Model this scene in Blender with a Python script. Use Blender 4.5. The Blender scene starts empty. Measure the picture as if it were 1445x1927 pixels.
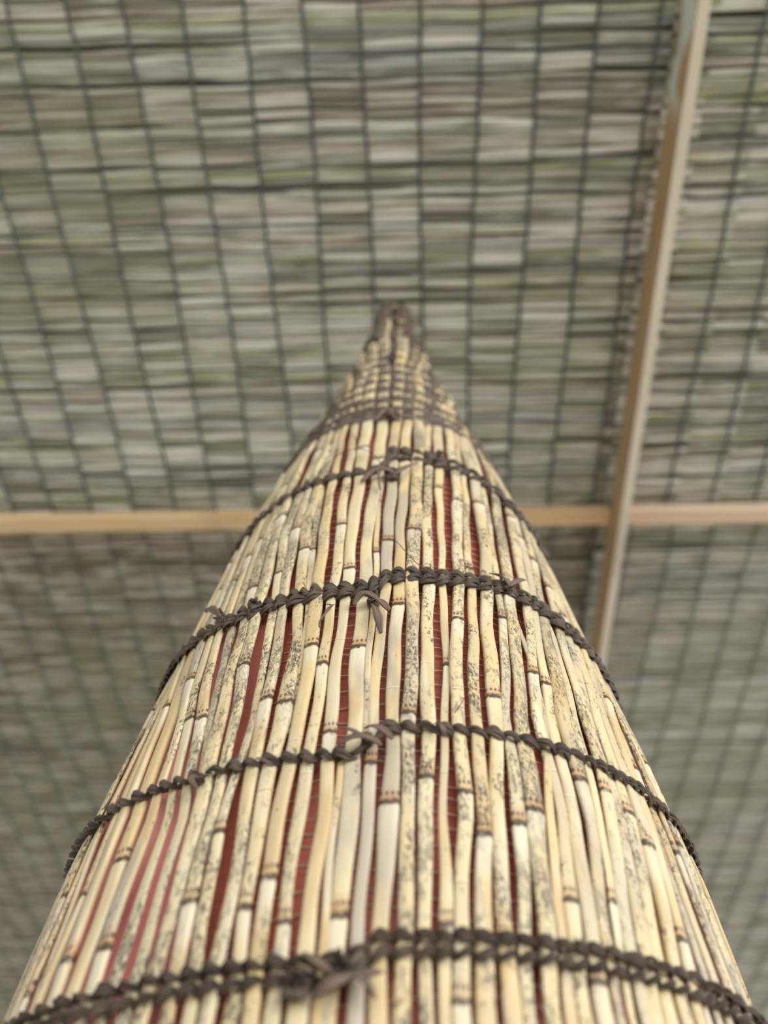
import bpy, math, random
import numpy as np
from mathutils import Vector
random.seed(7)
rng = np.random.default_rng(11)
PI = math.pi
Z0 = 0.5            # camera height above the floor
D = 0.55            # distance from the camera to the axis of the cone
KH = [0.1211, 0.1709, 0.2476, 0.3364, 0.4694, 0.6226, 0.7888, 0.9847, 1.2381, 1.3828]
KR = [0.2222, 0.2187, 0.2132, 0.2025, 0.182, 0.1593, 0.1255, 0.0829, 0.0355, 0.0265]
AXA, AXB = (-0.00487, 0.01715)
# traced canes: name, [(height, angle, width)], [node heights]; heights are measured from Z0
CANES = [
  ['m4', [[0.1542, -0.8187, 0.0113], [0.2044, -0.8092, 0.0076], [0.2539, -0.7997, 0.0084], [0.3377, -0.849, 0.0102]], [0.2074]],
  ['m3', [[0.1493, -0.739, 0.0098], [0.2002, -0.7556, 0.0099], [0.2486, -0.7456, 0.0098], [0.3317, -0.8027, 0.0089]], []],
  ['m2', [[0.1456, -0.6723, 0.0086], [0.1939, -0.6712, 0.0113], [0.2423, -0.6778, 0.0096], [0.3235, -0.736, 0.0125], [0.4265, -0.8859, 0.0187]], []],
  ['m1', [[0.1422, -0.6068, 0.0085], [0.1903, -0.618, 0.0101], [0.2366, -0.6093, 0.0079], [0.3148, -0.6605, 0.0064], [0.4118, -0.7912, 0.0113], [0.5981, -0.9711, 0.031]], [0.1674]],
  ['a', [[0.1393, -0.545, 0.0075], [0.1859, -0.5486, 0.0076], [0.2328, -0.5595, 0.0064], [0.3109, -0.6244, 0.0087], [0.4027, -0.7296, 0.0082], [0.5753, -0.8521, 0.0165], [0.7789, -1.0009, 0.0009]], [0.3081]],
  ['c', [[0.1368, -0.4882, 0.009], [0.1828, -0.4943, 0.0061], [0.2284, -0.4975, 0.0071], [0.3051, -0.5674, 0.0092], [0.3938, -0.6651, 0.0083], [0.5631, -0.7861, 0.0124], [0.7838, -1.0077, 0.001]], [0.3016]],
  ['c2', [[0.2251, -0.4481, 0.0019], [0.3013, -0.5279, 0.0062], [0.3852, -0.5989, 0.0089], [0.5519, -0.722, 0.0122], [0.7699, -0.9244, 0.027]], [0.2398, 0.5302]],
  ['d', [[0.1348, -0.436, 0.0079], [0.18, -0.4415, 0.0072], [0.2255, -0.4526, 0.0102], [0.297, -0.479, 0.0095], [0.3764, -0.5235, 0.0089], [0.5411, -0.6573, 0.0118], [0.7327, -0.7437, 0.0181]], [0.4391]],
  ['e', [[0.133, -0.3848, 0.0068], [0.1782, -0.4017, 0.009], [0.2227, -0.4057, 0.0072], [0.2931, -0.4316, 0.0086], [0.3708, -0.4725, 0.01], [0.5295, -0.5826, 0.0139], [0.7111, -0.6321, 0.017]], [0.1769, 0.3379]],
  ['f', [[0.1318, -0.3452, 0.0069], [0.1766, -0.3639, 0.0065], [0.2211, -0.3747, 0.0061], [0.2886, -0.3679, 0.0052], [0.3637, -0.3989, 0.0071], [0.5197, -0.5133, 0.0106], [0.6956, -0.5448, 0.0094], [0.8517, -0.671, 0.0149]], [0.2122, 0.4458]],
  ['g', [[0.1307, -0.3062, 0.0078], [0.1745, -0.3092, 0.0075], [0.2183, -0.3154, 0.0078], [0.2863, -0.3324, 0.0096], [0.3606, -0.361, 0.0081], [0.5122, -0.4554, 0.0109], [0.6856, -0.4838, 0.0099], [0.8325, -0.5641, 0.0107]], [0.2995]],
  ['h', [[0.1296, -0.2628, 0.0076], [0.1733, -0.2735, 0.0069], [0.2165, -0.2748, 0.0089], [0.2831, -0.2764, 0.011], [0.3554, -0.2902, 0.0082], [0.5056, -0.3971, 0.0111], [0.674, -0.4056, 0.0087], [0.8177, -0.4741, 0.0086]], [0.1705, 0.2918, 0.4708]],
  ['h2', [[0.2819, -0.2476, 0.0014], [0.3536, -0.2639, 0.0023], [0.5001, -0.3453, 0.0072], [0.6806, -0.4511, 0.0062]], []],
  ['i', [[0.1288, -0.223, 0.008], [0.1721, -0.2282, 0.0068], [0.2149, -0.2275, 0.009], [0.2809, -0.2268, 0.0087], [0.3519, -0.2314, 0.0107], [0.4955, -0.2921, 0.0098], [0.6659, -0.3435, 0.0072], [0.8068, -0.4001, 0.0092], [1.0407, -0.7665, 0.0296]], [0.1818, 0.3404, 0.5882, 0.595]],
  ['j', [[0.1281, -0.1835, 0.0073], [0.171, -0.1857, 0.0063], [0.2136, -0.1838, 0.0077], [0.2793, -0.1839, 0.0075], [0.3494, -0.1832, 0.0071], [0.4901, -0.2158, 0.0092], [0.6566, -0.2538, 0.0077], [0.7963, -0.317, 0.0111], [1.0064, -0.5163, 0.0153]], [0.1614, 0.3215]],
  ['k', [[0.1274, -0.1353, 0.0097], [0.1701, -0.1344, 0.0075], [0.2125, -0.131, 0.0075], [0.278, -0.1387, 0.0085], [0.3479, -0.1421, 0.0073], [0.4868, -0.1582, 0.0106], [0.6501, -0.1717, 0.0161], [0.7851, -0.2004, 0.0151], [0.9848, -0.3112, 0.0167]], [0.2648, 0.4288, 0.6545]],
  ['kk', [[0.1271, -0.1063, 0.0023], [0.1696, -0.1047, 0.0021], [0.2119, -0.1025, 0.0016]], []],
  ['l', [[0.1269, -0.0835, 0.0079], [0.1694, -0.0752, 0.009], [0.2116, -0.0752, 0.0103], [0.2765, -0.0735, 0.0097], [0.3464, -0.0807, 0.0105], [0.4844, -0.0884, 0.0102], [0.6454, -0.0638, 0.0132], [0.7789, -0.0738, 0.0148], [0.9718, -0.1165, 0.0151]], [0.1634, 0.3353, 0.6212]],
  ['l2', [[0.2764, -0.0469, 0.0015], [0.346, -0.0446, 0.004], [0.4836, -0.0471, 0.0046]], [0.45]],
  ['n', [[0.1267, -0.0367, 0.0072], [0.169, -0.035, 0.0062], [0.2114, -0.032, 0.0064], [0.2762, -0.028, 0.0065], [0.3457, -0.0161, 0.0074], [0.4833, 0.002, 0.0097], [0.6447, 0.0189, 0.0104], [0.7784, 0.0525, 0.0116], [0.9716, 0.106, 0.015]], [0.242, 0.465]],
  ['o', [[0.1266, 0.003, 0.0084], [0.1691, 0.0069, 0.008], [0.2112, 0.0146, 0.0107], [0.2762, 0.0237, 0.0082], [0.3457, 0.0314, 0.0097], [0.4838, 0.0547, 0.0085], [0.6462, 0.0934, 0.0117], [0.7816, 0.1421, 0.0101], [0.9806, 0.2616, 0.01]], [0.2181, 0.3801, 0.6177]],
  ['p', [[0.1267, 0.0435, 0.0076], [0.1692, 0.0474, 0.0073], [0.2115, 0.0589, 0.0074], [0.2765, 0.0678, 0.0086], [0.3463, 0.08, 0.0091], [0.485, 0.1126, 0.0116], [0.6504, 0.1756, 0.0116], [0.7889, 0.2472, 0.0143], [0.9938, 0.4051, 0.0125]], [0.2768, 0.4825]],
  ['q', [[0.1269, 0.0837, 0.0062], [0.1696, 0.0933, 0.0067], [0.2118, 0.0968, 0.008], [0.2773, 0.1144, 0.0092], [0.3479, 0.1345, 0.0093], [0.4877, 0.172, 0.0089], [0.6555, 0.2419, 0.0087], [0.7995, 0.345, 0.0084], [1.0138, 0.5744, 0.0129]], [0.2345]],
  ['r', [[0.1272, 0.1146, 0.0054], [0.1701, 0.1296, 0.0063], [0.2127, 0.1409, 0.0047], [0.2785, 0.1619, 0.0046], [0.3498, 0.1909, 0.0056], [0.4911, 0.2333, 0.006], [0.6631, 0.3173, 0.0106], [0.8138, 0.4493, 0.0126], [1.05, 0.8294, 0.0255]], [0.1594, 0.3226]],
  ['s', [[0.1275, 0.1476, 0.0076], [0.1707, 0.1648, 0.0076], [0.2137, 0.1856, 0.0077], [0.2796, 0.195, 0.0087], [0.3515, 0.2269, 0.0088], [0.4981, 0.3203, 0.0099], [0.6769, 0.4268, 0.0104], [0.8324, 0.5639, 0.0126]], [0.1286, 0.2267, 0.368]],
  ['t', [[0.1283, 0.1917, 0.0088], [0.1716, 0.2096, 0.009], [0.2149, 0.227, 0.0079], [0.2816, 0.2454, 0.008], [0.3551, 0.2842, 0.0081], [0.5024, 0.3672, 0.0069], [0.6871, 0.4932, 0.0074], [0.8548, 0.6875, 0.0133]], [0.2039, 0.4392]],
  ['u', [[0.129, 0.2338, 0.0078], [0.1725, 0.249, 0.0079], [0.2162, 0.2656, 0.0076], [0.2845, 0.2993, 0.0091], [0.359, 0.3414, 0.0101], [0.513, 0.4605, 0.0107], [0.7005, 0.5733, 0.0148], [0.8946, 0.8933, 0.0238]], [0.2985, 0.56]],
  ['v', [[0.1298, 0.2714, 0.0056], [0.1739, 0.2913, 0.0071], [0.2183, 0.3149, 0.0082], [0.2869, 0.3419, 0.0068], [0.364, 0.4, 0.007], [0.519, 0.508, 0.0058], [0.7184, 0.6707, 0.0102]], [0.213]],
  ['w', [[0.1308, 0.3123, 0.0078], [0.1755, 0.3358, 0.0098], [0.2205, 0.3632, 0.0121], [0.2897, 0.3846, 0.0105], [0.368, 0.4442, 0.0098], [0.5295, 0.5819, 0.0149], [0.7453, 0.8059, 0.036]], [0.2228]],
  ['w2', [[0.132, 0.3512, 0.0069], [0.1771, 0.3759, 0.0065], [0.2228, 0.4056, 0.0059], [0.2962, 0.4697, 0.0034], [0.3725, 0.4894, 0.0051]], [0.4124]],
  ['x', [[0.133, 0.3837, 0.0064], [0.1784, 0.4076, 0.0075], [0.2246, 0.4374, 0.0065], [0.2941, 0.4438, 0.0074], [0.376, 0.5211, 0.0076], [0.5505, 0.7144, 0.0135], [0.7887, 1.0271, 0.0005]], [0.1784, 0.3333]],
  ['y', [[0.1342, 0.4211, 0.0089], [0.1802, 0.4445, 0.0086], [0.227, 0.4768, 0.0091], [0.2983, 0.494, 0.0083], [0.3809, 0.5627, 0.0076], [0.5676, 0.8109, 0.0173], [0.7826, 1.0187, 0.0009]], [0.1437, 0.3281]],
  ['z', [[0.1359, 0.4649, 0.0049], [0.1823, 0.4856, 0.0075], [0.2301, 0.5235, 0.0082], [0.3028, 0.5441, 0.0129], [0.3867, 0.6107, 0.0104], [0.5938, 0.9487, 0.035]], [0.2528]],
  ['z1', [[0.137, 0.4915, 0.0049], [0.1841, 0.5184, 0.0051], [0.233, 0.5619, 0.0063], [0.308, 0.5966, 0.0076], [0.3931, 0.6598, 0.0086]], [0.1842]],
  ['z3', [[0.1382, 0.5216, 0.0062], [0.1861, 0.552, 0.009], [0.2359, 0.5994, 0.0088], [0.3128, 0.6426, 0.0081], [0.4012, 0.7188, 0.0095]], [0.2522]],
  ['z4', [[0.1398, 0.5574, 0.0083], [0.1889, 0.5962, 0.0091], [0.2393, 0.6411, 0.0076], [0.3173, 0.6826, 0.0078], [0.4104, 0.7822, 0.0094]], []],
  ['z5', [[0.1419, 0.6, 0.0083], [0.1919, 0.6429, 0.0086], [0.2427, 0.6812, 0.0092], [0.3222, 0.7256, 0.0089], [0.42, 0.8449, 0.0096]], [0.245]],
  ['z6', [[0.1442, 0.6446, 0.008], [0.1955, 0.6931, 0.0107], [0.247, 0.7293, 0.0122], [0.3281, 0.7738, 0.0093], [0.4297, 0.9062, 0.0111]], [0.2269]],
  ['z7', [[0.1468, 0.6939, 0.0089], [0.1991, 0.7418, 0.0087], [0.2525, 0.7857, 0.011], [0.3377, 0.8484, 0.0141]], []],
]
TAILS = [
  ['s', [[0.5727, 0.006], [0.5826, 0.0786], [0.6014, 0.1514]], 0.00248],
  ['s', [[0.566, -0.1407], [0.5782, -0.0812], [0.5794, -0.0234], [0.5739, 0.026]], 0.00334],
  ['s', [[0.5465, -0.044], [0.5764, -0.0547], [0.599, -0.0347]], 0.00148],
  ['f', [[0.58, -0.3845], [0.6047, -0.3853], [0.6198, -0.344], [0.6267, -0.2413], [0.6309, -0.164], [0.6188, -0.1073], [0.5895, -0.0334], [0.562, 0.0428]], 0.00075],
  ['s', [[0.7957, -0.1995], [0.7553, -0.0724], [0.7359, 0.0389], [0.7208, 0.1661]], 0.00172],
  ['s', [[0.7739, 0.0262], [0.7412, -0.0041], [0.7132, 0.0662]], 0.00171],
  ['s', [[0.7289, -0.1163], [0.7487, -0.0355], [0.7359, 0.0389]], 0.00292],
  ['s', [[0.3747, -0.1062], [0.3814, -0.0717], [0.3746, -0.0214]], 0.00249],
  ['s', [[0.3809, -0.0496], [0.3715, -0.0192], [0.3637, 0.0097]], 0.0028],
  ['s', [[0.3759, -0.045], [0.357, -0.026], [0.3392, -0.0137]], 0.00302],
  ['f', [[0.4584, 0.0113], [0.4468, 0.044], [0.4273, 0.0803], [0.4169, 0.1232], [0.412, 0.1724]], 0.00057],
  ['s', [[0.3793, -0.1967], [0.3694, -0.1766], [0.3584, -0.1936], [0.3503, -0.2012]], 0.00104],
  ['s', [[0.3784, -0.1739], [0.3655, -0.1817], [0.3549, -0.2057]], 0.00104],
  ['s', [[0.4472, -0.8434], [0.4292, -0.7365], [0.407, -0.6443]], 0.0032],
  ['s', [[0.2639, -0.1063], [0.2573, -0.0744], [0.2524, -0.0374]], 0.00146],
  ['s', [[0.263, -0.0449], [0.259, -0.012], [0.2524, 0.0229]], 0.00233],
  ['s', [[0.2519, -0.1057], [0.2532, -0.0533], [0.2481, -0.0029]], 0.00231],
  ['f', [[0.2459, -0.0066], [0.2411, 0.0092], [0.2373, -0.0044], [0.2392, -0.0249]], 0.00043],
  ['s', [[0.2674, 0.1282], [0.2615, 0.1389], [0.2563, 0.1428]], 0.00177],
  ['s', [[0.1458, -0.1344], [0.1409, -0.1073], [0.137, -0.0787]], 0.00198],
  ['s', [[0.1284, -0.1112], [0.1315, -0.075], [0.1359, -0.0403]], 0.00271],
  ['s', [[0.1369, -0.0672], [0.1351, -0.0192], [0.1368, 0.011]], 0.00197],
  ['s', [[0.1365, -0.0528], [0.1329, -0.0235], [0.1266, -0.0039]], 0.0017],
  ['s', [[0.4348, 0.4049], [0.4257, 0.4406], [0.4201, 0.4635]], 0.00277],
  ['s', [[0.4184, 0.4424], [0.4303, 0.5056], [0.4429, 0.5713]], 0.00208],
  ['s', [[0.2503, -0.3094], [0.2436, -0.2755], [0.2398, -0.2506]], 0.00117],
  ['s', [[0.2468, -0.4518], [0.2433, -0.4597], [0.2369, -0.4419]], 0.00182],
  ['f', [[0.2768, 0.1808], [0.2824, 0.1993], [0.2891, 0.2037]], 0.0005],
  ['k', [[0.576, 0.0144]], 0.00622],
  ['k', [[0.7412, 0.0261]], 0.00704],
  ['k', [[0.3809, -0.0441]], 0.00432],
  ['k', [[0.4018, -0.4951]], 0.00543],
  ['k', [[0.4163, -0.6842]], 0.00368],
  ['k', [[0.2539, -0.0377]], 0.00292],
  ['k', [[0.1337, -0.1408]], 0.00595],
  ['k', [[0.139, -0.0679]], 0.00545],
  ['k', [[0.422, 0.4632]], 0.00437],
  ['k', [[0.6285, 0.2898]], 0.0067],
  ['k', [[0.2461, -0.4619]], 0.00277],
  ['k', [[1.0197, -0.0205]], 0.00777],
]

col = bpy.context.scene.collection

# ------------------------------------------------------------------ helpers
def R(h):
    if h < KH[0]:
        return KR[0] + (KH[0] - h) * 0.03
    return float(np.interp(h, KH, KR))

def P(h, ph, off=0.0):
    r = R(h) + off
    return (AXA + AXB * h + r * math.sin(ph), D - r * math.cos(ph), h + Z0)

def mesh_obj(name, verts, faces, mat, parent=None, smooth=True):
    me = bpy.data.meshes.new(name)
    me.from_pydata(verts, [], faces)
    me.update()
    if smooth:
        me.polygons.foreach_set('use_smooth', [True] * len(me.polygons))
    me.materials.append(mat)
    o = bpy.data.objects.new(name, me)
    col.objects.link(o)
    if parent is not None:
        o.parent = parent
    return o

def tag(o, label=None, cat=None, group=None, kind=None):
    if label: o['label'] = label
    if cat: o['category'] = cat
    if group: o['group'] = group
    if kind: o['kind'] = kind
    return o

def empty(name, loc=(0, 0, 0)):
    o = bpy.data.objects.new(name, None)
    o.location = loc
    o.empty_display_size = 0.1
    col.objects.link(o)
    return o

class MB:
    def __init__(self):
        self.v = []; self.f = []; self.uv = []
    def sweep(self, pts, nrm, a, b, n=8, cap=True, ridges=0.0):
        """elliptical ribbon along pts; nrm: outward normals; a half width, b half thickness"""
        N = len(pts); base = len(self.v)
        pts = np.asarray(pts, float); nrm = np.asarray(nrm, float)
        tan = np.gradient(pts, axis=0)
        tan /= np.linalg.norm(tan, axis=1)[:, None] + 1e-12
        side = np.cross(nrm, tan); side /= np.linalg.norm(side, axis=1)[:, None] + 1e-12
        up = np.cross(tan, side)
        L = np.concatenate([[0], np.cumsum(np.linalg.norm(np.diff(pts, axis=0), axis=1))])
        a = np.broadcast_to(a, (N,)); b = np.broadcast_to(b, (N,))
        for k in range(n):
            t = 2 * PI * k / n
            rr = 1.0 + (ridges if k % 2 else -ridges)
            q = pts + side * (a * math.cos(t))[:, None] + up * (b * math.sin(t) * rr)[:, None]
            self.v.extend(map(tuple, q))
            self.uv.extend([(math.cos(t), l) for l in L])
        for k in range(n):
            k2 = (k + 1) % n
            for i in range(N - 1):
                self.f.append((base + k * N + i, base + k * N + i + 1, base + k2 * N + i + 1, base + k2 * N + i))
        if cap:
            self.f.append(tuple(base + k * N for k in range(n)))
            self.f.append(tuple(base + k * N + N - 1 for k in reversed(range(n))))
    def box(self, o, ax, ay, az):
        """corner o and three edge vectors"""
        o = np.asarray(o, float); b = len(self.v)
        for i in (0, 1):
            for j in (0, 1):
                for k in (0, 1):
                    self.v.append(tuple(o + i * np.asarray(ax) + j * np.asarray(ay) + k * np.asarray(az)))
                    self.uv.append((0, 0))
        for q in ((0, 1, 3, 2), (4, 6, 7, 5), (0, 4, 5, 1), (2, 3, 7, 6), (0, 2, 6, 4), (1, 5, 7, 3)):
            self.f.append(tuple(b + i for i in q))
    def build(self, name, mat, parent=None, smooth=True, uv=False):
        o = mesh_obj(name, self.v, self.f, mat, parent, smooth)
        if uv:
            set_uv(o, self.uv)
        return o

def set_uv(o, uv):
    me = o.data
    lay = me.uv_layers.new(name='UVMap')
    idx = np.empty(len(me.loops), dtype=np.int32)
    me.loops.foreach_get('vertex_index', idx)
    lay.data.foreach_set('uv', np.asarray(uv, dtype=np.float32)[idx].ravel())

def set_attr(o, name, vals):
    at = o.data.attributes.new(name, 'FLOAT', 'POINT')
    at.data.foreach_set('value', np.asarray(vals, dtype=np.float32))

# ------------------------------------------------------------------ materials
class NT:
    def __init__(self, name):
        self.m = bpy.data.materials.new(name); self.m.use_nodes = True
        self.t = self.m.node_tree; self.b = self.t.nodes['Principled BSDF']
    def n(self, kind, **kw):
        x = self.t.nodes.new(kind)
        for k, v in kw.items():
            if hasattr(x, k): setattr(x, k, v)
            else: x.inputs[k].default_value = v
        return x
    def l(self, a, b): self.t.links.new(a, b)
    def _in(self, sock, v):
        if isinstance(v, (int, float)): sock.default_value = v
        elif isinstance(v, (tuple, list)): sock.default_value = tuple(v) + ((1,) if len(v) == 3 and len(sock.default_value) == 4 else ())
        else: self.l(v, sock)
    def math(self, op, a, b=0.0, c=None, clamp=False):
        x = self.n('ShaderNodeMath', operation=op); x.use_clamp = clamp
        self._in(x.inputs[0], a); self._in(x.inputs[1], b)
        if c is not None: self._in(x.inputs[2], c)
        return x.outputs[0]
    def ramp(self, v, lo, hi, a=0.0, b=1.0):
        x = self.n('ShaderNodeMapRange', interpolation_type='SMOOTHSTEP')
        self._in(x.inputs[0], v); x.inputs[1].default_value = lo; x.inputs[2].default_value = hi
        x.inputs[3].default_value = a; x.inputs[4].default_value = b
        return x.outputs[0]
    def mix(self, f, a, b):
        x = self.n('ShaderNodeMix', data_type='RGBA')
        self._in(x.inputs[0], f); self._in(x.inputs[6], a); self._in(x.inputs[7], b)
        return x.outputs[2]
    def noise(self, vec, scale, detail=3, rough=0.55):
        x = self.n('ShaderNodeTexNoise'); x.inputs['Scale'].default_value = scale
        x.inputs['Detail'].default_value = detail; x.inputs['Roughness'].default_value = rough
        self.l(vec, x.inputs['Vector']); return x.outputs[0]
    def vec(self, src, scale, off=None):
        x = self.n('ShaderNodeMapping'); self.l(src, x.inputs[0]); x.inputs['Scale'].default_value = scale
        if off is not None: self.l(off, x.inputs['Location'])
        return x.outputs[0]
    def bump(self, h, strength, dist=0.001):
        x = self.n('ShaderNodeBump'); x.inputs['Strength'].default_value = strength
        x.inputs['Distance'].default_value = dist
        self.l(h, x.inputs['Height']); self.l(x.outputs[0], self.b.inputs['Normal'])

def mat_cane():
    t = NT('split_cane')
    obj = t.n('ShaderNodeTexCoord').outputs['Object']
    at = lambda n: t.n('ShaderNodeAttribute', attribute_name=n).outputs['Fac']
    r1, r2, mot, nd, u = at('r1'), at('r2'), at('mot'), at('nd'), at('u')
    cmb = t.n('ShaderNodeCombineXYZ'); t.l(r1, cmb.inputs[0]); t.l(r2, cmb.inputs[1]); t.l(r1, cmb.inputs[2])
    off = cmb.outputs[0]
    c = t.mix(r1, (.66, .50, .26), (.70, .58, .35))
    # soft long patches of tan and of pale
    n1 = t.noise(t.vec(obj, (1, 1, .3), off), 38, 3)
    c = t.mix(t.ramp(n1, .50, .72, 0, .65), c, (.50, .33, .155))
    n2 = t.noise(t.vec(obj, (1.3, 1.3, .22), off), 61, 3)
    c = t.mix(t.ramp(n2, .5, .68, 0, .55), c, (.76, .68, .50))
    # weathered lavender-grey patches, more on some canes
    n3 = t.noise(t.vec(obj, (1, 1, .25), off), 27, 4, .6)
    k = t.math('MULTIPLY', t.ramp(n3, .45, .58), t.math('MULTIPLY_ADD', r2, .75, .25, clamp=True))
    c = t.mix(t.math('MULTIPLY', k, .75), c, (.37, .335, .30))
    # fibres
    fib = t.noise(t.vec(obj, (1, 1, .03), off), 900, 2)
    c = t.mix(t.ramp(fib, .5, .8, 0, .28), c, (.50, .36, .19))
    # mould speckle
    big = t.noise(t.vec(obj, (1, 1, .4), off), 55, 3, .6)
    sp = t.noise(t.vec(obj, (1, 1, .5), off), 640, 5, .8)
    th = t.math('SUBTRACT', .80, t.math('MULTIPLY', mot, t.math('MULTIPLY_ADD', big, 1.5, -.525)))
    th = t.math('MAXIMUM', th, t.math('MULTIPLY_ADD', r2, .05, .490))
    hit = t.ramp(t.math('SUBTRACT', sp, th), -.015, .045)
    c = t.mix(t.math('MULTIPLY', hit, .90), c, t.mix(r2, (.045, .040, .036), (.13, .115, .105)))
    sp2 = t.noise(t.vec(obj, (1, 1, .45), off), 330, 5, .75)
    big2 = t.noise(t.vec(obj, (1, 1, .3), off), 33, 2)
    hit2 = t.ramp(t.math('ADD', sp2, t.math('MULTIPLY', t.math('MULTIPLY', mot, big2), .5)), .76, .86)
    c = t.mix(t.math('MULTIPLY', hit2, .62), c, (.16, .145, .125))
    # nodes: brown above, dark crease, pale sheath scar below
    jag = t.math('MULTIPLY_ADD', t.noise(obj, 420, 2), .005, -.0025)
    d = t.math('ADD', nd, jag)
    above = t.math('MULTIPLY', t.ramp(d, 0.0, .0015), t.ramp(d, .002, .013, 1, 0))
    c = t.mix(t.math('MULTIPLY', above, t.math('MULTIPLY_ADD', r2, .55, .3)), c, (.43, .215, .085))
    below = t.math('MULTIPLY', t.ramp(d, -.030, -.006), t.ramp(d, -.001, .001, 1, 0))
    c = t.mix(t.math('MULTIPLY', below, t.ramp(n1, .38, .6, .15, .7)), c, (.76, .69, .54))
    crease = t.math('MULTIPLY', t.ramp(d, -.0022, -.0006), t.ramp(d, .0010, .0030, 1, 0))
    c = t.mix(t.math('MULTIPLY', crease, t.ramp(t.noise(obj, 300, 2), .25, .45, .35, .95)), c, (.060, .035, .022))
    # row of root-bud dots beside the crease
    du = t.math('SUBTRACT', t.math('FRACT', t.math('MULTIPLY_ADD', u, 1.7, r1)), .5)
    dd = t.math('ADD', t.math('POWER', t.math('MULTIPLY', du, 1.9), 2.0), t.math('POWER', t.math('DIVIDE', t.math('SUBTRACT', nd, .0058), .0026), 2.0))
    c = t.mix(t.math('MULTIPLY', t.ramp(dd, .12, .45, .85, 0), t.ramp(nd, .012, .015, 1, 0)), c, (.07, .05, .04))
    t.l(c, t.b.inputs['Base Color'])
    t.b.inputs['Roughness'].default_value = .46
    t.b.inputs['Specular IOR Level'].default_value = .4
    h = t.math('ADD', t.math('MULTIPLY', fib, .5), t.math('MULTIPLY', hit, -.5))
    t.bump(h, .5, .0006)
    return t.m

def mat_binding():
    t = NT('bark_strip')
    uv = t.n('ShaderNodeTexCoord')
    o = uv.outputs['UV']; ob = uv.outputs['Object']
    s = t.noise(t.vec(o, (5.5, 45, 1)), 1.0, 3)
    w = t.noise(ob, 60, 3)
    c = t.mix(t.ramp(w, .35, .65), (.062, .045, .034), (.135, .095, .068))
    c = t.mix(t.ramp(s, .45, .70, 0, .65), c, (.27, .21, .165))
    c = t.mix(t.ramp(s, .25, .42, .7, 0), c, (.022, .017, .014))
    t.l(c, t.b.inputs['Base Color'])
    t.b.inputs['Roughness'].default_value = .5
    t.b.inputs['Specular IOR Level'].default_value = .45
    t.bump(s, .9, .0012)
    return t.m

def mat_tail():
    t = NT('dry_leaf_strip')
    uv = t.n('ShaderNodeTexCoord')
    s = t.noise(t.vec(uv.outputs['UV'], (4, 40, 1)), 1.0, 3)
    c = t.mix(t.ramp(s, .35, .65), (.085, .055, .040), (.25, .165, .118))
    t.l(c, t.b.inputs['Base Color']); t.b.inputs['Roughness'].default_value = .55
    t.bump(s, .8, .0012)
    return t.m

def mat_lining():
    t = NT('red_lining')
    ob = t.n('ShaderNodeTexCoord').outputs['Object']
    a = t.noise(t.vec(ob, (1, 1, .5)), 14, 3)
    c = t.mix(t.ramp(a, .35, .65), (.37, .080, .042), (.47, .115, .062))
    f = t.noise(t.vec(ob, (.25, .25, 1)), 420, 2)
    c = t.mix(t.ramp(f, .45, .7, 0, .4), c, (.22, .045, .024))
    # the lining blends into a plainer pink towards the left
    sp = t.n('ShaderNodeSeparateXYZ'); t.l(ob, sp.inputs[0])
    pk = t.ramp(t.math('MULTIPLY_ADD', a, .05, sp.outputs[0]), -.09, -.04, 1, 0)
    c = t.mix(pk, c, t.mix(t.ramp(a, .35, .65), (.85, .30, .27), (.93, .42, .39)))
    t.l(c, t.b.inputs['Base Color']); t.b.inputs['Roughness'].default_value = .5
    t.bump(f, .6, .001)
    return t.m

def mat_thread():
    t = NT('pale_thread')
    t.b.inputs['Base Color'].default_value = (.62, .50, .43, 1); t.b.inputs['Roughness'].default_value = .35
    return t.m

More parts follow.
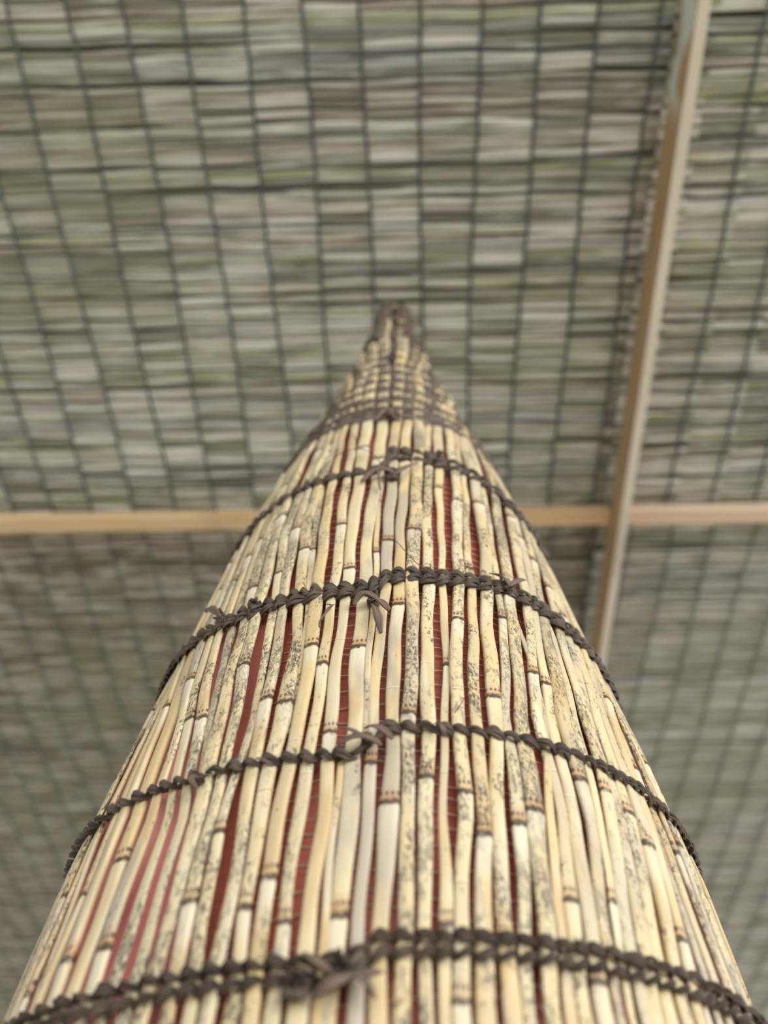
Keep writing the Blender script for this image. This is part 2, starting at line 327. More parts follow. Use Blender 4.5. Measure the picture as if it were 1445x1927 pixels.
def mat_reed(tint=(1, 1, 1), name='mat_reeds', phase=-.614, cs=1.0):
    t = NT(name)
    geo = t.n('ShaderNodeNewGeometry').outputs['Random Per Island']
    ob = t.n('ShaderNodeTexCoord').outputs['Object']
    cr = t.n('ShaderNodeValToRGB'); cr.color_ramp.interpolation = 'CONSTANT'
    cols = [(0.336, 0.315, 0.245), (0.462, 0.448, 0.385), (0.378, 0.399, 0.266), (0.560, 0.539, 0.462), (0.315, 0.329, 0.301), (0.504, 0.511, 0.364),
            (0.406, 0.350, 0.315), (0.644, 0.630, 0.560), (0.357, 0.378, 0.231), (0.476, 0.483, 0.483), (0.266, 0.259, 0.210), (0.588, 0.560, 0.434)]
    e = cr.color_ramp.elements
    while len(e) < len(cols): e.new(.5)
    for i, q in enumerate(cols):
        q = tuple(x * y for x, y in zip(q, tint))
        e[i].position = i / len(cols); e[i].color = q + (1,)
    t.l(geo, cr.inputs[0]); c = cr.outputs[0]
    cmb = t.n('ShaderNodeCombineXYZ'); t.l(t.math('MULTIPLY', geo, 50.0), cmb.inputs[2])
    seg = t.noise(t.vec(ob, (1, 3, 3), cmb.outputs[0]), 9, 2, .5)
    c = t.mix(t.ramp(seg, .50, .66, 0, .5), c, (.93, .95, .90))  # bright runs are highlights put into the reed colour
    c = t.mix(t.ramp(seg, .30, .46, .6, 0), c, (.27, .265, .23))
    # glints painted as random bright and dull stretches between the strings
    sx = t.n('ShaderNodeSeparateXYZ'); t.l(ob, sx.inputs[0])
    cell = t.math('FLOOR', t.math('DIVIDE', t.math('SUBTRACT', sx.outputs[0], phase), .1135))
    wn = t.n('ShaderNodeTexWhiteNoise', noise_dimensions='2D'); cb = t.n('ShaderNodeCombineXYZ')
    t.l(cell, cb.inputs[0]); t.l(t.math('MULTIPLY', geo, 997.0), cb.inputs[1]); t.l(cb.outputs[0], wn.inputs['Vector'])
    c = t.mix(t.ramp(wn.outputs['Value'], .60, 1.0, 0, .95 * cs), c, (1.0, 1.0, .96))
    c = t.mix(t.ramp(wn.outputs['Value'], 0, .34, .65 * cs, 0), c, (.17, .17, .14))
    c = t.mix(t.ramp(t.noise(ob, 1.3, 2), .48, .66, 0, .38), c, (.35, .37, .20))
    st = t.noise(t.vec(ob, (1, 40, 40)), 8, 2)
    c = t.mix(t.ramp(st, .45, .7, 0, .35), c, (.17, .15, .12))
    t.l(c, t.b.inputs['Base Color']); t.b.inputs['Roughness'].default_value = .42
    t.b.inputs['Specular IOR Level'].default_value = .5
    t.bump(st, .3, .002)
    return t.m

def mat_plain(name, colr, rough=.7):
    t = NT(name)
    ob = t.n('ShaderNodeTexCoord').outputs['Object']
    c = t.mix(t.ramp(t.noise(ob, 6, 4), .3, .7), tuple(x * .85 for x in colr), tuple(min(1, x * 1.12) for x in colr))
    t.l(c, t.b.inputs['Base Color']); t.b.inputs['Roughness'].default_value = rough
    return t.m

def mat_wood(name, a, b, axis, patch=None):
    t = NT(name)
    ob = t.n('ShaderNodeTexCoord').outputs['Object']
    sc = [9, 9, 9]; sc[axis] = .5
    g = t.noise(t.vec(ob, tuple(sc)), 6, 4)
    c = t.mix(t.ramp(g, .3, .7), a, b)
    w = t.noise(ob, 3.1, 3)
    c = t.mix(t.ramp(w, .5, .7, 0, .45), c, tuple(x * .62 for x in a))
    if patch:
        pn = t.noise(t.vec(ob, (2, 1, 2)), 7, 2)
        sep = t.n('ShaderNodeSeparateXYZ'); t.l(ob, sep.inputs[0])
        zone = t.ramp(sep.outputs[1], .22, .30, 1, 0)
        c = t.mix(t.math('MULTIPLY', t.ramp(pn, .42, .52), zone), c, patch)
    t.l(c, t.b.inputs['Base Color']); t.b.inputs['Roughness'].default_value = .6
    t.bump(g, .25, .002)
    return t.m

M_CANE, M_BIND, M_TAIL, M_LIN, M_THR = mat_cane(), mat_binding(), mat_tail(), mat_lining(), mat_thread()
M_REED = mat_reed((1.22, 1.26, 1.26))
M_REED_BROWN_SHADED = mat_reed((.60, .54, .46), 'shaded_brown_reeds', -1.050, .45)  # brown tint also darkened for the light falling off to the left
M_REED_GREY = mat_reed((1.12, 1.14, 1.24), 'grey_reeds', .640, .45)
M_STR = mat_plain('dark_twine', (.12, .135, .13), .8)

# ------------------------------------------------------------------ the conical cane basket
root = empty('conical_basket', (AXA, D, 0.0))
tag(root, 'tall cone of upright split canes lashed with dark bark strips over a red lining', 'basket')
INV = root.location.copy()
def local(v): return [(a - INV.x, b - INV.y, c - INV.z) for a, b, c in v]
def child(mb, name, mat, uv=True):
    mb.v = local(mb.v)
    return mb.build(name, mat, root, True, uv)

TOP_H = {'a': .79, 'c': .775, 'c2': .80, 'd': .79, 'e': .742, 'f': .80, 'g': .81, 'h': 1.04, 'h2': .70,
         'i': 1.12, 'j': 1.21, 'k': 1.335, 'l': 1.368, 'l2': .62, 'n': 1.372, 'o': 1.335, 'p': 1.23, 'q': 1.15,
         'r': 1.09, 's': 1.03, 't': .86, 'u': .80, 'v': .79, 'w': .78, 'w2': .425, 'x': .79, 'y': .77, 'z': .76,
         'z1': .425, 'z3': .78, 'z4': .62, 'z5': .77, 'z6': .62, 'z7': .76, 'm1': .80, 'm2': .775, 'm3': .62, 'm4': .78, 'kk': .255}
EXTRA = {'l': [(1.12, -.24, .017), (1.25, -.42, .019), (1.38, -.55, .016)], 'k': [(1.12, -.55, .016), (1.25, -1.1, .017), (1.38, -1.4, .013)],
         'j': [(1.0065, -.5163, .0153), (1.12, -.95, .015), (1.22, -1.5, .013)], 'i': [(.97, -.72, .013), (1.13, -1.35, .014)],
         'h': [(.8177, -.4741, .0095), (.97, -.95, .014), (1.05, -1.1, .014)],
         'n': [(1.12, .24, .017), (1.25, .45, .017), (1.38, .55, .014)], 'o': [(1.12, .58, .013), (1.25, 1.1, .014), (1.36, 1.25, .011)],
         'p': [(1.12, .92, .013), (1.24, 1.55, .012)], 'q': [(1.16, 1.25, .013)], 'r': [(.97, .80, .0125), (1.10, 1.5, .013)],
         's': [(.97, 1.05, .013), (1.05, 1.25, .013)], 't': [(.88, .73, .012)],
         'w': [(.58, .64, .0105), (.75, .83, .010)], 'x': [(.5505, .712, .0095), (.78, .98, .009)], 'y': [(.5676, .79, .0095), (.78, 1.05, .009)],
         'z': [(.58, .87, .0095), (.78, 1.13, .009)], 'z3': [(.58, .95, .0095), (.78, 1.22, .009)], 'z4': [(.58, 1.02, .0095)],
         'z5': [(.58, 1.08, .0095), (.78, 1.32, .009)], 'z6': [(.58, 1.14, .0095)], 'z7': [(.43, 1.0, .0095), (.6, 1.20, .009), (.78, 1.42, .009)],
         'm1': [(.58, -.95, .0095), (.8, -1.08, .009)], 'm2': [(.4265, -.885, .0095), (.6, -1.01, .0095), (.8, -1.16, .009)],
         'm3': [(.42, -.95, .0095), (.6, -1.08, .0095)], 'm4': [(.42, -1.01, .0095), (.6, -1.15, .0095), (.8, -1.30, .009)],
         'c': [(.5631, -.7861, .0100), (.7838, -.99, .009)], 'a': [(.5753, -.8621, .010), (.7789, -1.04, .009)],
         'c2': [(.5519, -.722, .010), (.7699, -.915, .010)], 'd': [(.7327, -.79, .010), (.80, -.85, .010)], 'e': [(.7111, -.68, .0115)]}
MOT = {'c': .85, 'c2': .9, 'd': 1.0, 'e': .9, 'f': 1.0, 'g': .9, 'h': .9, 'h2': .9, 'i': .7, 'j': .75, 'k': .35, 'l': .55, 'n': .3, 'o': .45,
       'p': 1.0, 'q': .85, 'r': .5, 's': .95, 't': .85, 'u': .75, 'v': 1.02, 'w': 1.1, 'x': .9, 'y': .6, 'z': 1.05, 'z1': .7, 'a': .8}

all_canes = []   # (hs, phis, widths, nodes, mot, hbot, htop, name)
for name, pts, nodes in CANES:
    d = {}
    for h, ph, w in pts: d[h] = (ph, min(max(w * .92, .0040), .0165 if h > .9 else .0122))
    if name in EXTRA:
        hs_x = [e[0] for e in EXTRA[name]]
        d = {h: v for h, v in d.items() if h < min(hs_x) - .01}
        for h, ph, w in EXTRA[name]: d[h] = (ph, w)
    hs = sorted(d); ph = [d[h][0] for h in hs]; w = [d[h][1] for h in hs]
    hb = -.5 if name not in ('h2', 'l2', 'w2', 'c2') else hs[0] - .012
    if name == 'w2': hb = -.5
    if name == 'c2': hb = .215
    nd = list(nodes)
    # joints outside the stretch the traced ones cover
    x = -.42 + random.random() * .15
    while x < .10:
        nd.append(x); x += random.uniform(.15, .26)
    if not nodes:
        x = random.uniform(.16, .3)
        while x < TOP_H[name]:
            nd.append(x); x += random.uniform(.16, .28)
    elif max(nodes) < .45 and TOP_H[name] > .6:
        nd.append(max(nodes) + random.uniform(.17, .26))
    all_canes.append((hs, ph, w, sorted(nd), MOT.get(name, random.uniform(.5, .95)), hb, TOP_H[name], name))

# canes round the sides and the back
def edge_shift(h):   # how far the outermost traced canes have swung outwards
    return float(np.interp(h, [.15, .34, .60, .80], [0, .05, .36, .50]))
fills = []
ph = -.862
while ph > -PI + .02: fills.append(ph); ph -= .0435 * random.uniform(.9, 1.1)
ph = .738
while ph < PI - .02: fills.append(ph); ph += .0435 * random.uniform(.9, 1.1)
lab = 0
for ph in fills:
    sgn = 1 if ph > 0 else -1
    k = 1 - max(0, (abs(ph) - .8) / (PI - .8))
    hs = [-.5, .15, .25, .34, .45, .60, .80]
    phs = [ph + sgn * edge_shift(h) * k + random.uniform(-.011, .011) for h in hs]
    wd = [.0071 * random.uniform(.62, 1.08) * (1 - .22 * max(0, (h - .25) / .55)) for h in hs]
    top = random.choice([.79, .80, .77, .78, .61, .43]) + random.uniform(-.015, .015)
    nd = []; x = -.42 + random.random() * .15
    while x < top: nd.append(x); x += random.uniform(.13, .25)
    all_canes.append((hs, phs, wd, nd, random.uniform(.75, 1.08), -.5, top, 'fill'))
# back of the narrow top
for ph, top in ((1.75, 1.02), (2.1, 1.1), (2.45, 1.06), (2.8, 1.2), (3.1, 1.32), (-2.8, 1.15), (-2.45, 1.25), (-2.1, 1.08), (-1.75, 1.1), (-1.42, 1.0), (-1.2, .93)):
    all_canes.append(([.70, .9, 1.4], [ph * .9, ph, ph * 1.02], [.010, .014, .014], [.75], .5, .70, top, 'fill'))

WRAPS = [.812, .855, .898, .941, .984, 1.027, 1.070, 1.113, 1.156, 1.200, 1.244, 1.288]
def build_cane(c, mb=None):
    hs, phs, ws, nodes, mot, hb, ht, name = c
    step = .0075
    H = list(np.arange(hb, ht, step)) + [ht]
    for n in nodes:
        if hb + .01 < n < ht - .01:
            H += [n - .0035, n - .0015, n, n + .0015, n + .0035]
    H = sorted(H)
    H = [h for i, h in enumerate(H) if i == 0 or h - H[i - 1] > .0006]
    r1, r2 = random.random(), random.random() ** 1.4
    p1, p2, q1 = random.uniform(0, 6), random.uniform(0, 6), random.uniform(0, 6)
    roff = random.uniform(-.0009, .0012)
    th = random.uniform(.115, .17)
    tilt = random.uniform(-.18, .18)
    prof = [(-1, .0), (-.95, .55), (-.80, .84), (-.42, .98), (0, 1.0), (.42, .98), (.80, .84), (.95, .55), (1, .0), (.80, -.5), (0, -.5), (-.80, -.5)]
    V = []; ND = []; U = []
    for h in H:
        ph = float(np.interp(h, hs, phs)); w = float(np.interp(h, hs, ws))
        r = max(R(h), .012)
        ph += (.0007 * math.sin(h * 37 + p1) + .0004 * math.sin(h * 91 + p2)) / r
        w *= 1 + .045 * math.sin(h * 60 + q1)
        nd = 9.0; bul = 0
        for n in nodes:
            d = h - n
            if abs(d) < abs(nd): nd = d
            bul += .13 * math.exp(-(d / .0045) ** 2) - .10 * math.exp(-((d + .0005) / .0012) ** 2)
            w *= 1 + .05 * math.exp(-((d + .012) / .012) ** 2)
        o = roff + .0006 * math.sin(h * 23 + p2)
        if .80 < h < 1.30:      # the cane swells out between two turns of the wrapping
            o += .0034 * abs(math.sin(PI * (h - .812) / .0432)) - .0012
        e = .3 if (h == H[0] or h == H[-1]) else 1.0
        c_ = P(h, ph, o)
        tx, ty = math.cos(ph), math.sin(ph); nx, ny = math.sin(ph), -math.cos(ph)
        for u, v in prof:
            a = u * w * .5 * (1 + bul * .6) * (.85 + .15 * e); b = v * w * th * 2 * (1 + bul * 1.5) * e + tilt * a * .8
            V.append((c_[0] + tx * a + nx * b, c_[1] + ty * a + ny * b, c_[2])); ND.append(nd); U.append(u)
    m = len(prof); F = []
    for i in range(len(H) - 1):
        for k in range(m):
            k2 = (k + 1) % m
            F.append((i * m + k, i * m + k2, (i + 1) * m + k2, (i + 1) * m + k))
    F.append(tuple(reversed(range(m)))); F.append(tuple(range((len(H) - 1) * m, len(H) * m)))
    return local(V), F, ND, U, r1, r2, mot

def add_cane_attrs(o, ND, U, r1, r2, mot):
    n = len(ND)
    set_attr(o, 'nd', ND); set_attr(o, 'u', U)
    for nm, v in (('r1', r1), ('r2', r2), ('mot', mot)):
        set_attr(o, nm, np.full(n, v) if np.isscalar(v) else v)

def viewrank(c):
    return abs(float(np.interp(.3, c[0], c[1]))) - (2 if c[7] != 'fill' else 0)
order = sorted(range(len(all_canes)), key=lambda i: viewrank(all_canes[i]))
single, rest = order[:99], order[99:]
for i in single:
    V, F, ND, U, r1, r2, mot = build_cane(all_canes[i])
    o = mesh_obj('cane', V, F, M_CANE, root)
    add_cane_attrs(o, ND, U, r1, r2, mot)
BV, BF, BN, BU, B1, B2, B3 = [], [], [], [], [], [], []
for i in rest:
    V, F, ND, U, r1, r2, mot = build_cane(all_canes[i])
    b = len(BV); BV += V; BF += [tuple(b + k for k in f) for f in F]; BN += ND; BU += U
    B1 += [r1] * len(V); B2 += [r2] * len(V); B3 += [mot] * len(V)
o = mesh_obj('canes', BV, BF, M_CANE, root); add_cane_attrs(o, BN, BU, np.array(B1), np.array(B2), np.array(B3))
tag(o, kind='stuff')

# lining: a closed skin a little inside the canes
mb = MB(); hs = list(np.linspace(-.5, .95, 130)); nphi = 120
for h in hs:
    for j in range(nphi):
        a = 2 * PI * j / nphi
        rip = .0012 * math.sin(a * 9 + h * 14) + .0008 * math.sin(a * 23 - h * 31)
        inset = -.0062
        mb.v.append(P(h, a, inset + rip * .7 * min(1, R(h) / .1))); mb.uv.append((0, 0))
for i in range(len(hs) - 1):
    for j in range(nphi):
        j2 = (j + 1) % nphi
        mb.f.append((i * nphi + j, i * nphi + j2, (i + 1) * nphi + j2, (i + 1) * nphi + j))
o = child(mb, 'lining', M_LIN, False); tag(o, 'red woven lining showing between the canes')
mb = MB()
h = .09
while h < .74:
    pts = []; nr = []
    for j in range(181):
        a = -.34 + 3.4 * j / 180
        pts.append(P(h + .004 * math.sin(a * 2 + h * 9) + .0025 * math.sin(a * 13 + h * 90), a, -.0046)); nr.append((math.sin(a), -math.cos(a), 0))
    mb.sweep(pts, nr, .00035, .0003, 4, False)
    h += random.uniform(.008, .013)
o = child(mb, 'threads', M_THR); tag(o, 'thin pale threads round the red lining', kind='stuff')

# dark core added inside the narrow top to plug gaps between canes
mb = MB()
pts = [P(h, 0, -R(h)) for h in np.linspace(.86, 1.33, 40)]
mb.sweep(pts, [(0, -1, 0)] * 40, [max(.009, R(h) - .007) for h in np.linspace(.86, 1.33, 40)], [max(.009, R(h) - .007) for h in np.linspace(.86, 1.33, 40)], 24)
child(mb, 'dark_core', M_BIND)

# ---- twined bark lashings
def ring_canes(h):
    L = []
    for c in all_canes:
        if c[5] - .004 < h < c[6] + .03:
            a = float(np.interp(h, c[0], c[1]))
            L.append(((a + PI) % (2 * PI)) - PI)
    L.sort()
    out = []
    gap = .0065 / R(h)
    for a in L:
        if not out or a - out[-1] > gap: out.append(a)
    return out

def twine_row(mb, hfun, size, sgn, thick=.0011, bulge=.0042, seam=True, rough=.25):
    hm = hfun(0.0); ac = ring_canes(hm); n = len(ac)
    rnd = [random.uniform(1 - rough, 1 + rough) for _ in range(n + 2)]
    rz = [random.uniform(-.18, .18) * size for _ in range(n + 2)]
    ext = [ac[0] * 2 - ac[1]] + ac + [ac[-1] * 2 - ac[-2]]
    for strand in (0, 1):
        pts = []; nr = []; aa = []; bb = []
        NS = 10
        for s in np.arange(0, n + 1e-6, 1.0 / NS):
            i = min(int(s), n); fr = s - i
            a = ext[i] * (1 - fr) + ext[min(i + 1, n + 1)] * fr
            s0 = s - 1
            wv = math.cos(PI * (s0 + strand)); sz = sgn * math.sin(PI * (s0 + strand))
            h = hfun(a) + sz * size * .55 + rz[int(round(s)) % (n + 2)]
            off = bulge * .5 + wv * bulge * .62 + (.0012 if wv > 0 else 0) * wv
            pts.append(P(h, a, off)); nr.append((math.sin(a), -math.cos(a), 0))
            f = max(0, wv)
            aa.append(size * (.42 + .58 * f ** .7) * rnd[int(round(s)) % (n + 2)]); bb.append(thick * (1.15 - .3 * f))
        P0 = np.array(pts); NR = np.array(nr); A = np.array(aa); B = np.array(bb)
        for ply, o in enumerate((-.58, 0.0, .58)):
            ph = random.uniform(0, 6)
            jit = np.sin(np.arange(len(A)) * .31 + ph) * .16 + np.sin(np.arange(len(A)) * .83 + ph * 2) * .07
            Q = P0.copy(); Q[:, 2] += A * (o + jit)
            Q += NR * ((.0007 if ply == 1 else 0) + .0004 * np.sin(np.arange(len(A)) * .47 + ph))[:, None]
            mb.sweep(Q, NR, A * random.uniform(.38, .50), B * .85, 8, True, .2)

def seamstep(l, r, tops=None):
    """height of a lashing by angle: l left of the seam, r right of it, closing together at the back"""
    def f(a):
        if a < -.03: return float(np.interp(-a, [0, .5, 1.1, PI], l))
        return float(np.interp(a, [0, .5, 1.1, PI], r))
    return f
def smooth_seam(f):
    def g(a):
        if -.06 < a < 0.0:
            k = (a + .06) / .06
            return f(-.06) * (1 - k) + f(0.001) * k
        return f(a)
    return g

BANDS = [
    # rows as (height function, strand half height, slant, thickness)
    [(smooth_seam(seamstep([.590, .594, .582, .585], [.637, .630, .588, .585])), .0048, -1), (smooth_seam(seamstep([.5885, .592, .580, .580], [.618, .616, .582, .580])), .0036, 1)],
    [(smooth_seam(seamstep([.401, .404, .424, .42], [.4165, .4265, .412, .42])), .0040, -1), (smooth_seam(seamstep([.3925, .3965, .417, .412], [.4080, .4195, .405, .412])), .0034, 1)],
    [(smooth_seam(seamstep([.2465, .2515, .2665, .268], [.2655, .2695, .2685, .268])), .0027, -1)],
    [(smooth_seam(seamstep([.1440, .1445, .1535, .155], [.1530, .1570, .1620, .160])), .0021, -1), (smooth_seam(seamstep([.1365, .1370, .1465, .148], [.1460, .1500, .1545, .153])), .0021, 1)],
    [(lambda a: -.02, .0034, -1), (lambda a: -.028, .0034, 1)],
    [(lambda a: -.22, .0034, -1), (lambda a: -.228, .0034, 1)],
    [(lambda a: -.44, .0034, -1), (lambda a: -.448, .0034, 1)],
]
for rows in BANDS:
    mb = MB()
    for hf, size, sg in rows: twine_row(mb, hf, size, sg)
    child(mb, 'lashing', M_BIND)

# closely wound wrapping of the narrow top, each turn a ribbon riding over the canes
def wrap_turn(h, half, tilt=0.0, ph0=-PI, ph1=PI, lift=0.0045):
    mb = MB()
    ac = ring_canes(h)
    for ply in range(3):
        pts = []; nr = []; aa = []
        dz = (ply - 1) * half * .62
        N = 220
        for i in range(N + 1):
            a = ph0 + (ph1 - ph0) * i / N
            near = min([abs(a - c) for c in ac] or [0]) * R(h)
            o = lift * math.exp(-(near / .0055) ** 2) * .9 + .0006 + .0007 * math.sin(a * 11 + ply * 2 + h * 50)
            hh = h + dz + tilt * math.sin(a) + .0022 * math.sin(a * 5 + h * 40 + ply * 1.7)
            pts.append(P(hh, a, o)); nr.append((math.sin(a), -math.cos(a), 0)); aa.append(half * (.42 + .10 * math.sin(a * 17 + ply * 3 + h * 70)))
        mb.sweep(pts, nr, aa, .0014, 10, False, .2)
    child(mb, 'wrapping', M_BIND)
wrap_turn(.750, .010, .002); wrap_turn(.776, .008, .003)
for i, h in enumerate(WRAPS):
    wrap_turn(h, (.0128 + .0014 * math.sin(i * 2.3)) * (1.12 if h > 1.1 else 1), .004 * math.sin(i * 1.9))
# wrappings of the two prongs at the tip
def prong_wrap(h0, h1, side, pitch):
    mb = MB(); pts = []; nr = []; N = 320; turns = (h1 - h0) / pitch
    for i in range(N + 1):
        k = i / N; h = h0 + (h1 - h0) * k; a = k * turns * 2 * PI + .5 * math.sin(k * 31)
        c = P(h, 0, -R(h)); r = R(h)
        x = side * r * .52 + (r * .50 + .002) * math.sin(a); y = -(r + .0062) * math.cos(a)
        pts.append((c[0] + x, c[1] + y, c[2])); nr.append((math.sin(a), -math.cos(a), 0))
    mb.sweep(pts, nr, .0062, .0013, 8, True, .2)
    child(mb, 'wrapping', M_BIND)
prong_wrap(1.15, 1.368, -1, .0135)
prong_wrap(1.15, 1.372, 1, .0250)

# ---- knots and loose ends
def frame(h, ph):
    n = np.array((math.sin(ph), -math.cos(ph), 0.0)); t = np.array((math.cos(ph), math.sin(ph), 0.0)); z = np.array((0, 0, 1.0))
    return n, t, z
for kind, pts, w in TAILS:
    mb = MB()
    if kind == 'k':
        h, ph = pts[0]; n, t, z = frame(h, ph); c = np.array(P(h, ph, .0045))
        zs = 1.0 / max(.35, math.sin(math.atan2(D - R(h), h + .0)) )  # loops lie on the surface, longer along it
        for s in range(5):
            a0 = random.uniform(0, PI); q = []; nn = []
            A = w * random.uniform(.6, 1.0); B = w * random.uniform(.35, .75)
            for i in range(25):
                tt = 2 * PI * i / 24 * random.choice([1]) * .93
                x = A * math.cos(tt) * math.cos(a0) - B * math.sin(tt) * math.sin(a0)
                y = A * math.cos(tt) * math.sin(a0) + B * math.sin(tt) * math.cos(a0)
                q.append(c + t * x + z * y * min(zs, 1.6) + n * (.0012 * s * .5 + .003 * math.sin(tt * 2 + a0)))
                nn.append(n)
            mb.sweep(q, nn, w * .24, w * .11, 8, True, .2)
        child(mb, 'knot', M_BIND)
        continue
    m = 22; k = np.linspace(0, 1, m); src = np.linspace(0, 1, len(pts))
    # smooth interpolation through the traced points
    def cr(vals):
        v = np.array(vals); 
        if len(v) == 3: return (1 - k) ** 2 * v[0] + 2 * k * (1 - k) * (2 * v[1] - .5 * (v[0] + v[2])) + k ** 2 * v[2]
        if len(v) == 2: return v[0] + (v[1] - v[0]) * k
        return np.polyval(np.polyfit(src, v, min(len(v) - 1, 4)), k)
    hh = cr([p[0] for p in pts]); aa = cr([p[1] for p in pts])
    lift = .0062 + (.004 if kind == 's' else .006) * np.sin(PI * k) + (.003 * k if kind == 's' else 0)
    q = [P(h, a, o) for h, a, o in zip(hh, aa, lift)]
    nn = [(math.sin(a + .5 * math.sin(kk * 5)), -math.cos(a + .5 * math.sin(kk * 5)), .15) for a, kk in zip(aa, k)]
    if kind == 's':
        prof = w * (.35 + .65 * np.sin(PI * np.clip(k * .92 + .06, 0, 1)) ** .8)
        mb.sweep(q, nn, prof, np.minimum(prof * .3, .0011), 8, True, .2)
        child(mb, 'loose_strip', M_TAIL)
    else:
        mb.sweep(q, nn, w * .55, w * .55, 6)
        child(mb, 'loose_fibre', M_TAIL)

# ------------------------------------------------------------------ the mat ceiling
CR = np.array((0.9992822, -0.03207998, -0.02014842)); CV = np.array((0.03126722, 0.99873283, -0.03943474)); CN = np.array((0.02138796, 0.03877645, 0.99901899))
CO = np.array((0, 0, 1.75 + Z0))
from mathutils import Matrix
CM = Matrix(((CR[0], CV[0], CN[0], CO[0]), (CR[1], CV[1], CN[1], CO[1]), (CR[2], CV[2], CN[2], CO[2]), (0, 0, 0, 1)))
def mat_thing(name, u0, u1, v0, v1, phase, label, mat=M_REED, srad=.0034):
    e = empty(name); e.matrix_world = CM
    tag(e, label, 'reed mat')
    mb = MB(); v = v0
    while v < v1 - .006:
        rad = min(max(random.gauss(.0064, .0020), .0038), .0115)
        v += rad
        n = int((u1 - u0) / .057) + 1
        us = np.linspace(u0, u1, n) 
        a1, a2 = random.uniform(0, 6), random.uniform(0, 6); z = rad + random.uniform(.000, .004)
        ja, jb = random.uniform(-.004, .004), random.uniform(-.004, .004)
        st = np.array([(math.sin(PI * (u - phase) / .1135)) ** 2 for u in us])   # 0 at the strings
        vs = v + .0022 * np.sin(us * 5 + a1) + .0014 * np.sin(us * 23 + a2) + np.linspace(ja, jb, n)
        zs = z - .0016 * st + .0012 * np.sin(us * 17 + a2)
        pts = np.stack([us, vs, zs], 1)
        mb.sweep(pts, [(0, 0, -1)] * n, rad * (.90 + .10 * st), rad * (.8 + .15 * st), 8, True)
        v += rad * .86
    o = mb.build('reeds', mat, e, True)
    k = math.ceil((u0 - phase) / .1135)
    while phase + k * .1135 < u1 - .004:
        u = phase + k * .1135
        if u > u0 + .004:
            s = MB(); n = int((v1 - v0) / .02)
            vv = np.linspace(v0 + .002, v1 - .002, n)
            pts = [(u + .0035 * math.sin(x * 6 + u * 40) + .0012 * math.sin(x * 61 + u * 9), x, -.0012 + .0016 * math.sin(x * 190)) for x in vv]
            s.sweep(pts, [(0, 0, -1)] * n, srad, .0018, 6, True)
            s.build('string', M_STR, e, True)
        k += 1
    return e
RU = .552
mat_thing('reed_mat', -2.6, RU, -1.1, 1.243, -.614, 'large grey reed mat overhead behind the cone tip, left of the long rafter')
mat_thing('reed_mat', RU + .001, 2.4, -1.1, 1.243, .610, 'strip of grey reed mat at the upper right corner beyond the long rafter')
mat_thing('reed_mat', -3.6, RU, 1.247, 4.9, -1.050, 'shade-darkened brownish reed mat left of the cone below the long pale batten', M_REED_BROWN_SHADED, .0024)
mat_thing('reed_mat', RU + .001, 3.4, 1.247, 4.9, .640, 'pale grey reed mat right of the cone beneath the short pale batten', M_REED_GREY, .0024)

M_RAFT_SHADED = mat_wood('rafter_shaded_wood', (.36, .225, .11), (.50, .34, .18), 1, (.60, .64, .56))  # side colour has its shade painted in
M_RAFT_LIT = mat_wood('rafter_lit_edge_wood', (.82, .74, .60), (.88, .82, .70), 1)  # paler copy for the lower edge, its light put into the colour
M_BAT = mat_wood('batten_wood', (.80, .54, .29), (.90, .68, .42), 0)
def put(mb, name, mat, label, cat):
    o = mb.build(name, mat, None, False); o.matrix_world = CM
    bv = o.modifiers.new('Bevel', 'BEVEL'); bv.width = .002; bv.segments = 2
    return tag(o, label, cat)
mb = MB()
a = np.array((.540, -1.1, -.103)); d = np.array((.0136 * 6.0, 6.0, 0))
mb.box(a, (.0235, 0, 0), d, (0, 0, .100))
o = put(mb, 'rafter', M_RAFT_SHADED, 'long narrow wooden rafter on edge with a brown shaded side and pale lit lower edge', 'rafter')
o.data.materials.append(M_RAFT_LIT)
for p in o.data.polygons:
    if abs(p.normal.z) > .9: p.material_index = 1
mb = MB(); mb.box((-3.6, 1.222, -.036), (3.6 + .5685, .0, 0), (0, .044, 0), (0, 0, .033))
put(mb, 'batten', M_BAT, 'long pale wooden batten crossing behind the cone, left of the rafter', 'batten')
mb = MB(); mb.box((.5990, 1.222, -.036), (2.8, .0, 0), (0, .044, 0), (0, 0, .033))
put(mb, 'batten', mat_wood('batten_wood_pinkish', (.84, .59, .43), (.93, .73, .56), 0), 'short pinkish wooden batten to the right of the rafter, reaching the frame edge', 'batten')
mb = MB(); mb.box((-3.7, -1.2, .028), (7.2, 0, 0), (0, 6.2, 0), (0, 0, .02))
o = mb.build('ceiling', mat_plain('dark_roof_boards', (.10, .10, .085)), None, False); o.matrix_world = CM; tag(o, kind='structure')
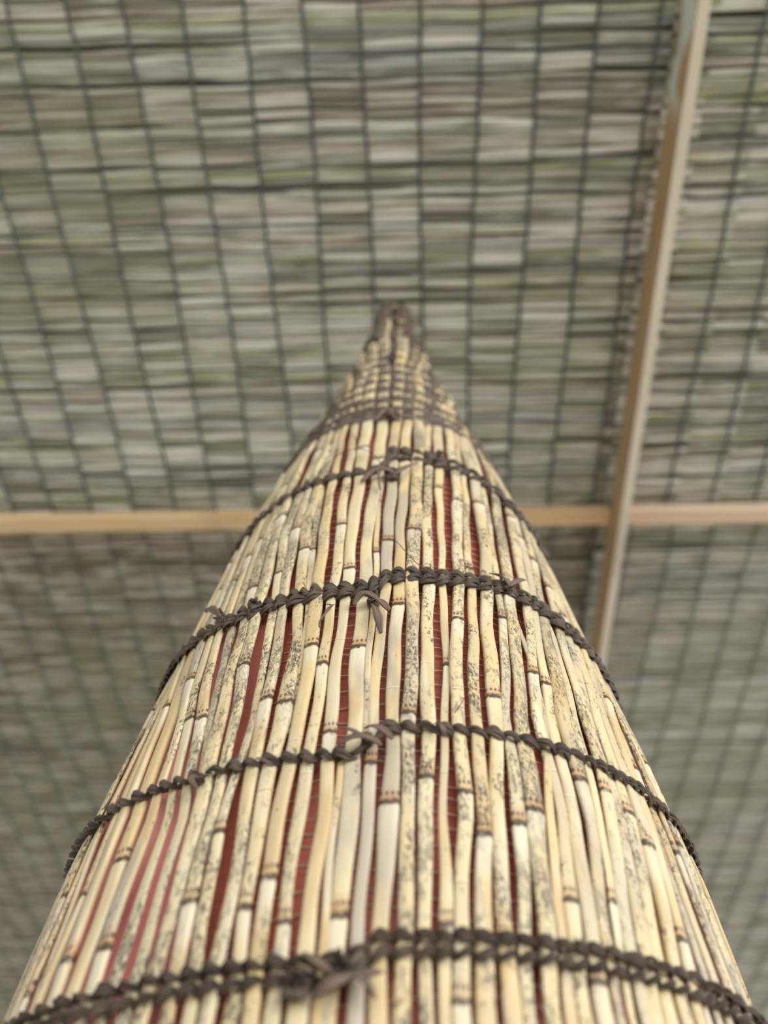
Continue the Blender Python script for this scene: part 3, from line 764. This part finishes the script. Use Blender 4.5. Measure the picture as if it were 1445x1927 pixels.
mb = MB(); mb.box((-9, -9, -.1), (18, 0, 0), (0, 18, 0), (0, 0, .1))
o = mb.build('floor', mat_plain('pale_earth', (.42, .37, .30), .9), None, False); tag(o, kind='structure')

# ------------------------------------------------------------------ light
def sun(name, energy, angle, elev, azim, colr):
    l = bpy.data.lights.new(name, 'SUN'); l.energy = energy; l.angle = math.radians(angle); l.color = colr
    o = bpy.data.objects.new(name, l); col.objects.link(o)
    e, a = math.radians(elev), math.radians(azim)      # azimuth: 0 = from behind the camera, positive = from the right
    dirv = Vector((math.sin(a) * math.cos(e), -math.cos(a) * math.cos(e), math.sin(e)))
    o.rotation_euler = dirv.to_track_quat('Z', 'Y').to_euler()
    return o
sun('sun', 0.85, 25, 5, 38, (1.0, .97, .92))
w = bpy.data.worlds.new('World'); bpy.context.scene.world = w; w.use_nodes = True
nt = w.node_tree; bg = nt.nodes['Background']
tc = nt.nodes.new('ShaderNodeTexCoord'); sp = nt.nodes.new('ShaderNodeSeparateXYZ'); nt.links.new(tc.outputs['Generated'], sp.inputs[0])
mr = nt.nodes.new('ShaderNodeMapRange'); mr.inputs[1].default_value = -1; mr.inputs[2].default_value = 1; mr.inputs[3].default_value = .42; mr.inputs[4].default_value = 1.6
nt.links.new(sp.outputs[0], mr.inputs[0])
nt.links.new(mr.outputs[0], bg.inputs['Strength'])
bg.inputs['Color'].default_value = (.93, .97, 1.0, 1)

# ------------------------------------------------------------------ camera
cam = bpy.data.cameras.new('Camera'); co = bpy.data.objects.new('Camera', cam); col.objects.link(co)
co.location = (0, 0, Z0); co.rotation_euler = (math.radians(90 + 54), 0, 0)
cam.sensor_fit = 'VERTICAL'; cam.sensor_height = 36; cam.lens = 36 * 1447 / 1927
cam.clip_start = .01; cam.clip_end = 100
cam.dof.use_dof = True; cam.dof.focus_distance = .50; cam.dof.aperture_fstop = 3.6
sc = bpy.context.scene; sc.camera = co
sc.view_settings.view_transform = 'Standard'; sc.view_settings.look = 'None'; sc.view_settings.gamma = 1.0
sc.view_settings.use_curve_mapping = False
sc.view_settings.exposure = 1.05
